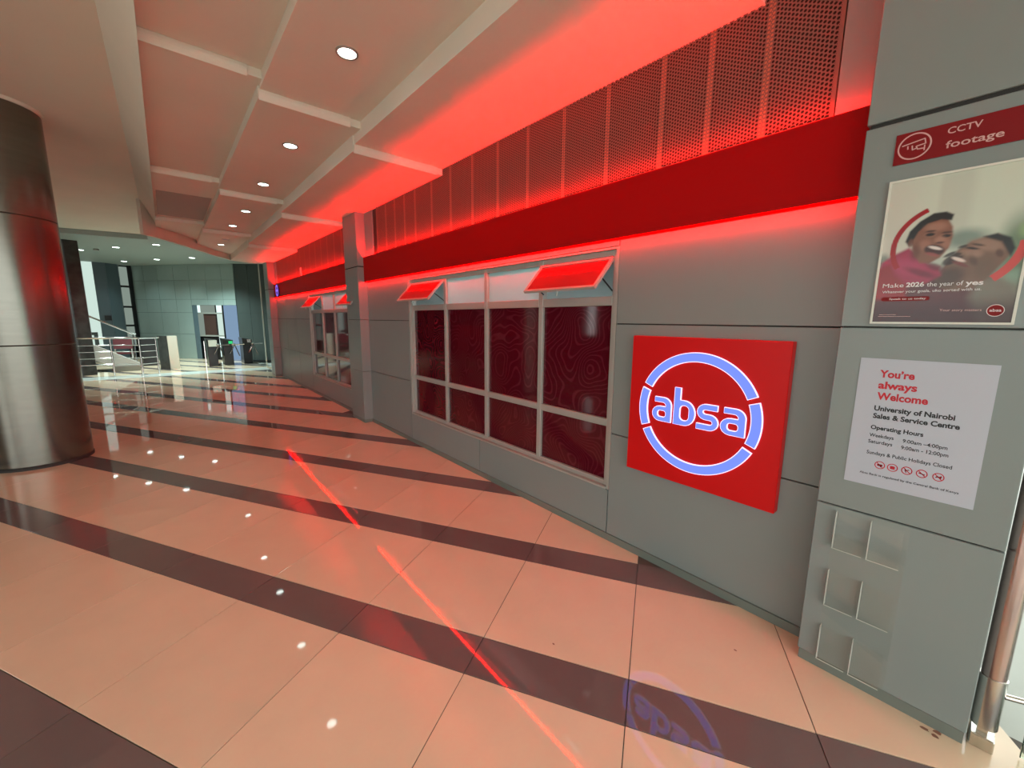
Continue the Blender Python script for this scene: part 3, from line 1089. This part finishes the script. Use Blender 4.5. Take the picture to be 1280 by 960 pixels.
me = bpy.data.meshes.new('print')
vs_ = [(FX + 0.004, float(YY[i, j]), float(ZZ[i, j])) for i in range(NZ) for j in range(NX)]
fs = [(i * NX + j, i * NX + j + 1, (i + 1) * NX + j + 1, (i + 1) * NX + j) for i in range(NZ - 1) for j in range(NX - 1)]
me.from_pydata(vs_, [], fs)
ca = me.color_attributes.new('ink', 'FLOAT_COLOR', 'POINT')
ca.data.foreach_set('color', np.concatenate([img.reshape(-1, 3), np.ones((NX * NZ, 1))], 1).astype(np.float32).ravel())
pm = material('printed_photo', (0.5, 0.5, 0.5), rough=0.22, spec=0.4)
at = pm.node_tree.nodes.new('ShaderNodeVertexColor')
at.layer_name = 'ink'
pm.node_tree.links.new(at.outputs[0], pm.node_tree.nodes['Principled BSDF'].inputs['Base Color'])
me.materials.append(pm)
pr = link('print', me, p)
TX = FX + 0.0035
W_, K_ = M['white_ink'], M['pink_ink']
text_mesh('lettering', 'Make ', 0.335, 1.910, 0.066, 0.017, TX, W_, p)
text_mesh('lettering', '2026', 0.262, 1.910, 0.054, 0.018, TX, W_, p, 0.03)
text_mesh('lettering', 'the year of', 0.200, 1.909, 0.100, 0.017, TX, W_, p)
text_mesh('lettering', 'yes', 0.094, 1.908, 0.046, 0.018, TX, W_, p, 0.03)
text_mesh('lettering', 'Whatever your goals, uko sorted with us.', 0.334, 1.887, 0.284, 0.0105, TX, W_, p, 0.005)
mb = MB()
mb.poly(TX, [(0.334 - a, 1.853 + b) for a, b in rrect(0, 0.148, 0, 0.017, 0.008)])
mb.build('button_print', M['cctv_red'], p)
text_mesh('lettering', 'Speak to us today', 0.308, 1.858, 0.112, 0.008, TX - 0.0008, W_, p, 0.01)
text_mesh('lettering', 'Your story matters', 0.152, 1.8085, 0.112, 0.0095, TX, K_, p)
mb = MB().arc(TX, 0.0055, 1.810, 0.0205, 0.0225, 0, 360, n=32)
mb.build('emblem_ring', W_, p)
MB().arc(TX, 0.0055, 1.810, 0.0, 0.0205, 0, 360, n=32).build('emblem_disc', M['cctv_red'], p)
text_mesh('lettering', 'absa', 0.0205, 1.806, 0.030, 0.0105, TX - 0.0008, W_, p, 0.02)
mb = MB().line(TX, (0.333, 1.7955), (0.280, 1.7955), 0.0016).line(TX, (0.336, 1.788), (0.234, 1.788), 0.0016)
mb.build('fine_print', K_, p)

# opening hours notice
n_ = empty('opening_hours_notice', (PX, 0.168, 1.02))
tag(n_, 'white paper notice with red heading and opening hours, below the framed poster', 'notice')
MB().box(PX - 0.003, PX, -0.036, 0.3735, 1.0225, 1.6045).build('sheet', M['paper'], n_)
NXX = PX - 0.003
R_, B_, G_ = M['red_ink'], M['black_ink'], M['grey_ink']
text_mesh('lettering', 'You\u2019re', 0.3030, 1.5235, 0.112, 0.031, NXX, R_, n_, 0.034)
text_mesh('lettering', 'always', 0.3020, 1.4735, 0.124, 0.031, NXX, R_, n_, 0.034)
text_mesh('lettering', 'Welcome', 0.3010, 1.4240, 0.161, 0.031, NXX, R_, n_, 0.034)
text_mesh('lettering', 'University of Nairobi', 0.3040, 1.3730, 0.248, 0.0215, NXX, B_, n_, 0.034)
text_mesh('lettering', 'Sales & Service Centre', 0.3040, 1.3380, 0.265, 0.0215, NXX, B_, n_, 0.034)
text_mesh('lettering', 'Operating Hours', 0.3060, 1.2865, 0.169, 0.018, NXX, B_, n_, 0.03)
text_mesh('lettering', 'Weekdays', 0.3066, 1.2515, 0.081, 0.0155, NXX, G_, n_, 0.014)
text_mesh('lettering', '9:00am \u20134:00pm', 0.1960, 1.2475, 0.134, 0.0155, NXX, G_, n_, 0.014)
text_mesh('lettering', 'Saturdays', 0.3076, 1.2220, 0.081, 0.0155, NXX, G_, n_, 0.014)
text_mesh('lettering', '9:00am - 12:00pm', 0.1980, 1.2175, 0.142, 0.0155, NXX, G_, n_, 0.014)
text_mesh('lettering', 'Sundays & Public Holidays Closed', 0.3072, 1.1705, 0.267, 0.0155, NXX, G_, n_, 0.014)
text_mesh('lettering', 'Absa Bank is regulated by the Central Bank of Kenya', 0.3213, 1.0735, 0.312, 0.0095, NXX, G_, n_, 0.014)
for k, cy in enumerate((0.2566, 0.2145, 0.1685, 0.1222, 0.0730)):
    cz = 1.1265
    mb = MB().arc(NXX, cy, cz, 0.0145, 0.0178, 0, 360, n=28)
    if k != 1:
        mb.line(NXX - 0.0002, (cy + 0.011, cz + 0.011), (cy - 0.011, cz - 0.011), 0.003)
    mb.build('prohibition_ring', R_, n_)
    mb = MB()
    if k == 0:
        mb.poly(NXX - 0.0004, [(cy - a, cz + b) for a, b in rrect(-0.009, 0.009, -0.004, 0.004, 0.002)])
        mb.line(NXX - 0.0004, (cy - 0.002, cz), (cy - 0.004, cz - 0.008), 0.004)
    elif k == 1:
        mb.poly(NXX - 0.0004, [(cy - a, cz + b) for a, b in rrect(-0.008, 0.008, -0.007, 0.007, 0.003)])
    elif k == 2:
        mb.line(NXX - 0.0004, (cy + 0.006, cz + 0.008), (cy + 0.002, cz - 0.008), 0.003).line(NXX - 0.0004, (cy + 0.006, cz), (cy - 0.007, cz + 0.004), 0.003)
    elif k == 3:
        mb.line(NXX - 0.0004, (cy + 0.009, cz + 0.002), (cy - 0.009, cz - 0.003), 0.004)
    else:
        mb.poly(NXX - 0.0004, [(cy - a, cz + b) for a, b in [(-0.010, -0.006), (-0.006, 0.003), (0.004, 0.003), (0.008, 0.008), (0.010, 0.003), (0.007, -0.007), (0.004, -0.002), (-0.004, -0.002)]])
    mb.build('picture_mark', R_ if k == 1 else M['cctv_red'], n_)

# clear leaflet holder
h = empty('leaflet_holder', (PX, 0.26, 0.06))
tag(h, 'empty clear acrylic leaflet rack with six pockets low on the near pillar', 'leaflet rack')
MB().box(PX - 0.004, PX - 0.0005, 0.126, 0.388, 0.062, 0.876).build('back_plate', M['acrylic'], h)
for r_, z0 in enumerate((0.066, 0.368, 0.675)):
    for c_, y1 in enumerate((0.380, 0.253)):
        y0 = y1 - 0.112
        k = MB().box(PX - 0.028, PX - 0.0255, y0, y1, z0, z0 + 0.185).build('pocket', M['acrylic'], h)
        e = 0.0022
        mb = MB().box(PX - 0.029, PX - 0.004, y1 - e, y1, z0, z0 + 0.185)
        mb.box(PX - 0.029, PX - 0.026, y0, y1, z0, z0 + e)
        mb.build('pocket_edge', M['acrylic_edge'], k)

# ------------------------------------------------------------------ entrance glazing right of the near pillar
d = empty('door_handle_tube', (2.465, -0.178, 0))
tag(d, 'tall polished steel tube beside the glass door at the right edge', 'handle')
MB().tube((2.465, -0.178, 0.20), (2.465, -0.178, 2.35), 0.036, 24).build('tube', M['tube'], d, smooth=True)
MB().tube((2.465, -0.178, 0.10), (2.465, -0.178, 0.33), 0.040, 24).build('collar', M['steel'], d, smooth=True)
MB().tube((2.465, -0.213, 0.26), (2.50, -0.285, 0.26), 0.012, 12).build('standoff', M['chrome'], d, smooth=True)
MB().box(2.43, 2.58, -0.215, -0.145, 0.0, 0.06).build('floor_fitting', M['steel'], d, bevel=0.004)
MB().box(2.45, 2.48, -0.193, -0.163, 0.06, 0.10).build('pivot', M['steel'], d)
door = struct('door_1')
MB().box(2.494, 2.506, -1.30, -0.288, 0.012, 2.60).build('door_leaf', M['glass'], door)
MB().box(2.493, 2.507, -0.2878, -0.285, 0.012, 2.60).build('leaf_edge', M['glass_edge'], door)
MB().box(2.47, 2.53, -4.6, -0.14, 2.62, 3.60).build('lintel', M['panel'], door)
MB().box(2.47, 2.53, -1.40, -1.32, 0.0, 2.62).build('post', M['alu'], door)
MB().box(2.494, 2.506, -4.5, -1.40, 0.012, 2.62).build('side_glass', M['glass'], door)

# open arcade on the left and back, seen only in reflections
arc_ = struct('wall_left')
for y in (-4.4, -0.6, 3.4):
    MB().box(-7.2, -6.9, y - 0.3, y + 0.3, 0, 4.05).build('pier', M['pier'], arc_)
MB().box(-7.2, -6.9, -4.6, 3.6, 3.3, 4.05).build('spandrel', M['pier'], arc_)
for y0, y1 in ((3.7, 6.0), (6.6, 9.6), (10.2, 13.4), (14.0, 17.2)):
    MB().box(-7.2, -6.9, y0, y1, 0, 4.05).build('wall_panel', M['pier'], arc_)
for y0, y1 in ((6.0, 6.6), (9.6, 10.2), (13.4, 14.0)):
    MB().box(-7.2, -6.9, y0, y1, 0, 1.2).build('sill_wall', M['pier'], arc_)
    MB().box(-7.2, -6.9, y0, y1, 2.6, 4.05).build('head_wall', M['pier'], arc_)
MB().box(-7.2, -6.9, 17.2, 31.0, 0, 4.36).build('lobby_side', M['lobby_dark'], arc_)
MB().box(-7.2, 6.4, 30.9, 31.1, 0, 4.36).build('lobby_end', M['lobby_dark'], arc_)
MB().box(6.2, 6.4, 14.5, 30.9, 0, 4.36).build('lobby_return', M['lobby_dark'], arc_)

# ------------------------------------------------------------------ big round column
cx, cy = -1.33, 7.42
co = empty('round_column', (cx, cy, 0))
tag(co, 'big round column clad in curved satin metal sheets, left foreground', 'column')
cuts = [0.035, 1.43, 2.85, 4.04]
for a, b in zip(cuts, cuts[1:]):
    MB().lathe((cx, cy), [(0.448, a + 0.003), (0.452, a + 0.008), (0.452, b - 0.008), (0.448, b - 0.003)], 96).build('cladding_ring', M['column'], co, smooth=True)
MB().lathe((cx, cy), [(0.440, 0.0), (0.440, 4.05)], 64).build('core', M['joint'], co, smooth=True)
MB().lathe((cx, cy), [(0.458, 0.0), (0.458, 0.030), (0.452, 0.034)], 96).build('base_ring', M['joint'], co, smooth=True)
MB().lathe((cx, cy), [(0.47, 4.012), (0.475, 4.02), (0.475, 4.048)], 96).build('top_trim', M['paint'], co, smooth=True)

# ------------------------------------------------------------------ lobby
# curved back wall of metal panels: plan points
PLAN = [(-1.0, 24.45), (-0.55, 23.9), (-0.1, 23.25), (0.42, 22.5), (0.90, 21.9), (1.42, 21.3), (1.90, 20.75), (2.28, 20.3)]
back = struct('wall_back')
rows_z = [0.0, 1.05, 1.95, 2.50, 3.28, 3.92]
for (a, b) in zip(PLAN, PLAN[1:]):
    door_zone = a[0] >= 0.88
    for z0, z1 in zip(rows_z, rows_z[1:]):
        if door_zone:
            if z1 <= 2.0:
                continue
            if z0 < 2.26 < z1:
                z0 = 2.26
        n = Vector((b[1] - a[1], -(b[0] - a[0]))).normalized() * -0.05
        g = 0.005
        da = Vector((b[0] - a[0], b[1] - a[1])).normalized() * g
        a_, b_ = (a[0] + da.x, a[1] + da.y), (b[0] - da.x, b[1] - da.y)
        MB().prism([a_, b_, (b_[0] + n.x, b_[1] + n.y), (a_[0] + n.x, a_[1] + n.y)], z0 + g, z1 - g).build('wall_panel', M['lobby_wall'], back)
mb = MB()
for (a, b) in zip(PLAN, PLAN[1:]):
    n = Vector((b[1] - a[1], -(b[0] - a[0]))).normalized()
    o1, o2 = n * -0.05, n * -0.12
    z0 = 2.27 if a[0] >= 0.88 else 0
    mb.prism([(a[0] + o1.x, a[1] + o1.y), (b[0] + o1.x, b[1] + o1.y), (b[0] + o2.x, b[1] + o2.y), (a[0] + o2.x, a[1] + o2.y)], z0, 3.92)
mb.build('wall_core', M['joint'], back)
# right lobby wall
lr = struct('wall_lobby_right')
for k in range(3):
    xa, xb = 2.30 + k * 0.42, 2.30 + (k + 1) * 0.42
    ya, yb = 20.32 - k * 0.35, 20.32 - (k + 1) * 0.35
    for z0, z1 in ((0, 1.95), (1.95, 3.92)):
        MB().prism([(xa + .004, ya), (xb - .004, yb), (xb + .03, yb + .09), (xa + .03, ya + .09)], z0 + .004, z1 - .004).build('wall_panel', M['lobby_dark'], lr)
MB().prism([(2.3, 20.45), (3.6, 19.35), (3.7, 19.45), (2.4, 20.55)], 0, 3.92).build('wall_core', M['joint'], lr)
MB().prism([(2.72, 14.52), (3.7, 19.3), (3.6, 19.35), (2.62, 14.52)], 0, 3.92).build('side_panel', M['lobby_dark'], lr)
tr = struct('trim_2')
MB().box(2.640, 2.675, 16.88, 16.92, 0, 3.92).build('pale_post', M['frame_w'], tr)

# entrance doorway in the back wall
dw = struct('door_2')


def on_plan(x, back_=0.0):
    for (xa, ya), (xb, yb) in zip(PLAN, PLAN[1:]):
        if xa <= x <= xb:
            return ya + (yb - ya) * (x - xa) / (xb - xa) + back_
    return PLAN[-1][1] + back_


def slab(name, xa, xb, z0, z1, mat, off=0.10, th=0.05, parent=dw):
    ya, yb = on_plan(xa, off), on_plan(xb, off)
    return MB().prism([(xa, ya), (xb, yb), (xb, yb + th), (xa, ya + th)], z0, z1).build(name, mat, parent)


slab('dark_jamb', 0.90, 1.06, 0, 2.26, M['lobby_blue'], 0.0, 0.12)
slab('door_frame', 1.62, 1.66, 0, 2.26, M['black'], 0.06)
slab('door_frame', 1.83, 1.88, 0, 2.26, M['black'], 0.0, 0.1)
slab('transom', 1.06, 1.85, 1.90, 1.96, M['alu'], 0.05)
slab('transom', 1.06, 1.85, 0.96, 1.02, M['alu'], 0.05)
slab('pane', 1.06, 1.16, 1.96, 2.26, M['daysky'], 0.12)
slab('pane', 1.16, 1.62, 1.96, 2.26, M['daylit_dim'], 0.12)
slab('pane', 1.64, 1.85, 1.96, 2.26, M['daysky'], 0.12)
slab('pane', 1.64, 1.85, 1.02, 1.90, M['daylit'], 0.12)
slab('pane', 1.64, 1.85, 0.1, 0.96, M['daysky'], 0.12)
slab('pane', 1.06, 1.24, 1.02, 1.90, M['daylit_dim'], 0.12)
slab('board', 1.24, 1.62, 1.02, 1.90, M['brown'], 0.11)
slab('lower_panel', 1.06, 1.62, 0.0, 0.96, M['black'], 0.11)
slab('side_glass', 1.88, 2.29, 0.0, 2.26, M['dayblue'], 0.03)

# left lobby windows and panels
lw = struct('wall_lobby_left')
MB().box(-2.05, -1.68, 23.72, 23.86, 0, 3.92).build('wall_panel', M['lobby_blue'], lw)
MB().prism([(-1.675, 23.72), (-1.33, 24.15), (-1.33, 24.3), (-1.675, 23.86)], 0, 3.92).build('wall_panel', M['lobby_blue'], lw)
MB().box(-7.0, -2.36, 23.9, 24.0, 0, 3.92).build('wall_panel', M['lobby_dark'], lw)
MB().box(-2.36, -2.05, 23.9, 24.0, 0, 0.55).build('wall_panel', M['lobby_dark'], lw)
w3 = struct('window_3')
MB().box(-2.36, -2.21, 23.74, 23.78, 1.12, 3.92).build('pane', M['daylit'], w3)
MB().box(-2.21, -2.055, 23.74, 23.78, 1.12, 3.92).build('pane', M['daylit'], w3)
MB().box(-2.36, -2.30, 23.74, 23.78, 0.55, 1.0).build('pane', M['daylit'], w3)
MB().box(-2.17, -2.055, 23.74, 23.78, 0.55, 1.12).build('pane', M['daylit'], w3)
MB().box(-2.36, -2.05, 23.79, 23.83, 0.5, 3.92).build('frame', M['lobby_dark'], w3)
w4 = struct('window_4')
for z0, z1 in ((0.55, 1.34), (1.42, 2.14), (2.22, 3.00), (3.08, 3.86)):
    MB().prism([(-1.32, 24.28), (-1.07, 24.42), (-1.07, 24.46), (-1.32, 24.32)], z0, z1).build('pane', M['daylit_dim'], w4)
for z in (1.38, 2.18, 3.04):
    MB().prism([(-1.32, 24.25), (-1.07, 24.39), (-1.07, 24.42), (-1.32, 24.28)], z - 0.04, z + 0.04).build('transom', M['black'], w4)
MB().prism([(-1.07, 24.40), (-0.93, 24.30), (-0.90, 24.5), (-1.07, 24.55)], 0, 3.92).build('dark_post', M['black'], w4)
MB().prism([(-1.32, 24.47), (-1.0, 24.6), (-1.0, 24.7), (-1.32, 24.6)], 0, 3.92).build('frame', M['black'], w4)
s_ = MB().box(-1.90, -1.69, 23.68, 23.715, 1.60, 1.80).build('wall_display', M['black'])
tag(s_, 'small black display mounted on the blue grey lobby panel', 'display')

g_ = MB().prism([(-2.02, 17.4), (-1.74, 17.5), (-1.76, 17.75), (-2.6, 17.7), (-2.6, 17.4)], 0, 3.92).build('granite_column', M['granite'])
tag(g_, 'tall dark granite column just right of the big round column', 'column')

# stair with stringer, treads, plinth and handrail
st = empty('staircase', (-1.6, 18.3, 0))
tag(st, 'lobby staircase with pale sloping side and steel handrail behind the railing', 'staircase')
MB().add([(-0.79, 18.2, 0.02), (-0.79, 18.2, 0.25), (-3.2, 18.2, 1.75), (-3.2, 18.2, 1.17), (-1.44, 18.2, 0.18), (-1.44, 18.2, 0.02),
          (-0.79, 18.32, 0.02), (-0.79, 18.32, 0.25), (-3.2, 18.32, 1.75), (-3.2, 18.32, 1.17), (-1.44, 18.32, 0.18), (-1.44, 18.32, 0.02)],
         [(5, 4, 3, 2, 1, 0), (6, 7, 8, 9, 10, 11), (0, 1, 7, 6), (1, 2, 8, 7), (2, 3, 9, 8), (3, 4, 10, 9), (4, 5, 11, 10), (5, 0, 6, 11)]).build('stringer', M['stone'], st)
for k in range(8):
    MB().box(-0.95 - 0.29 * (k + 1), -0.95 - 0.29 * k + 0.03, 18.33, 19.3, 0.03 + 0.165 * k, 0.19 + 0.165 * k).build('tread', M['stone'], st)
MB().box(-1.42, -0.78, 18.12, 18.195, 0.0, 0.17).build('plinth', M['stone_d'], st)
MB().tube((-0.80, 18.26, 1.17), (-3.2, 18.26, 2.57), 0.028, 10).build('handrail', M['chrome'], st, smooth=True)
for x in (-0.86, -1.9, -2.9):
    zr = 1.17 + (-0.80 - x) * 0.585
    MB().tube((x, 18.26, 0.22 + (-0.79 - x) * 0.62), (x, 18.26, zr), 0.018, 8).build('baluster', M['chrome'], st, smooth=True)

rl = empty('railing', (-0.8, 16.8, 0))
tag(rl, 'low stainless steel railing with horizontal rails before the stair', 'railing')
posts = [(-1.31, 16.8, 0.022), (-0.67, 16.45, 0.026), (-0.30, 16.75, 0.022)]
for x, y, r in posts:
    MB().tube((x, y, 0.006), (x, y, 1.13), r, 12).build('post', M['chrome'], rl, smooth=True)
pts = [(-3.0, 16.95)] + [(x, y) for x, y, r in posts]
MB().tube((-2.6, 16.95, 0.006), (-2.6, 16.95, 1.12), 0.02, 8).build('post', M['chrome'], rl, smooth=True)
for z, r in ((1.13, 0.026), (0.92, 0.011), (0.73, 0.011), (0.54, 0.011), (0.35, 0.011)):
    for a, b in zip(pts, pts[1:]):
        e = Vector((b[0] - a[0], b[1] - a[1])).normalized() * (0.10 if b == pts[-1] and z > 1.1 else 0.0)
        MB().tube((a[0], a[1], z), (b[0] + e.x, b[1] + e.y, z), r, 8).build('rail', M['chrome'], rl, smooth=True)

o = MB().box(-1.52, -1.02, 20.4, 20.47, 0.60, 1.03).build('backrest', M['maroon'])
bench = empty('bench', (-1.27, 20.6, 0))
o.parent = bench
o.matrix_parent_inverse = Matrix.Translation((1.27, -20.6, 0))
MB().box(-1.52, -1.02, 20.47, 20.9, 0.40, 0.47).build('seat', M['maroon'], bench)
for x in (-1.49, -1.05):
    MB().box(x - 0.02, x + 0.02, 20.42, 20.46, 0, 0.60).build('leg', M['chrome'], bench)
    MB().box(x - 0.02, x + 0.02, 20.84, 20.88, 0, 0.40).build('leg', M['chrome'], bench)
tag(bench, 'maroon bench seen through the lobby railing', 'bench')
cab = empty('counter', (-0.55, 19.9, 0))
MB().box(-0.76, -0.36, 19.7, 20.1, 0.0, 0.94).build('body', M['black'], cab)
MB().box(-0.78, -0.34, 19.68, 20.12, 0.94, 0.97).build('counter_top', M['black'], cab)
tag(cab, 'black counter behind the right end of the lobby railing', 'counter')

pd = empty('pedestal', (0.0, 18.1, 0))
MB().prism([(-0.02, 18.0), (0.23, 18.02), (0.24, 18.06), (-0.02, 18.04)], 0.0, 1.13).build('front_panel', M['paint'], pd)
MB().prism([(-0.03, 18.0), (-0.02, 18.05), (0.24, 18.07), (0.20, 18.45), (-0.28, 18.36)], 0.0, 1.125).build('body', M['granite'], pd)
tag(pd, 'waist high pedestal with pale front and dark side beside the railing', 'pedestal')


def turnstile(x, y, label, face):
    t = empty('turnstile', (x, y, 0))
    MB().box(x - 0.14, x + 0.14, y - 0.02, y + 0.9, 0.0, 0.70).build('cabinet', M['black'], t, bevel=0.01)
    MB().add([(x - 0.16, y - 0.06, 0.99), (x + 0.16, y - 0.06, 0.93), (x + 0.16, y + 0.94, 0.93), (x - 0.16, y + 0.94, 0.99),
              (x - 0.14, y - 0.02, 0.70), (x + 0.14, y - 0.02, 0.70), (x + 0.14, y + 0.9, 0.70), (x - 0.14, y + 0.9, 0.70)],
             [(0, 1, 2, 3), (7, 6, 5, 4), (0, 4, 5, 1), (1, 5, 6, 2), (2, 6, 7, 3), (3, 7, 4, 0)]).build('head', M['black'], t)
    hub = MB().tube((x + 0.14, y - 0.05, 0.78), (x + 0.20, y - 0.09, 0.76), 0.045, 12).build('hub', M['steel'], t)
    for dx, dz in ((0.12, -0.42), (-0.18, -0.32), (0.30, 0.02)):
        MB().tube((x + 0.20, y - 0.09, 0.76), (x + 0.20 + dx, y - 0.14, 0.76 + dz), 0.017, 8).build('arm', M['chrome'], hub, smooth=True)
    if face == 'white':
        MB().box(x - 0.11, x + 0.14, y - 0.085, y - 0.062, 0.72, 0.95).build('reader_plate', M['frame_w'], t)
    elif face == 'green':
        MB().box(x + 0.02, x + 0.14, y - 0.075, y - 0.062, 0.80, 0.90).build('indicator', M['green'], t)
    else:
        MB().box(x + 0.0, x + 0.12, y - 0.075, y - 0.062, 0.82, 0.94).build('reader_plate', M['steel'], t)
    tag(t, label, 'turnstile', 'black turnstiles in the lobby')


turnstile(1.20, 18.2, 'leftmost black turnstile with a pale reader plate', 'white')
turnstile(1.68, 18.3, 'middle black turnstile with a green indicator light', 'green')
turnstile(2.32, 18.6, 'rightmost black turnstile against the dark lobby wall', 'steel')
gp = MB().box(0.93, 0.95, 17.6, 17.64, 0.0, 0.95).build('barrier_post', M['chrome'])
tag(gp, 'thin steel post left of the turnstiles', 'post')

# a few dried marks on the tiles by the near pillar
for k, (x, y) in enumerate(((2.375, -0.02), (2.365, -0.055), (2.395, -0.06), (2.19, 0.69), (1.46, 1.35))):
    mb = MB()
    n = 9
    rr = 0.012 if k < 3 else 0.006
    mb.v = [(x + rr * (0.6 + 0.6 * random.random()) * math.cos(2 * math.pi * i / n), y + 1.6 * rr * (0.5 + 0.6 * random.random()) * math.sin(2 * math.pi * i / n), 0.0006) for i in range(n)]
    mb.f = [tuple(range(n))]
    mb.build('stain', M['dirt'], floor)
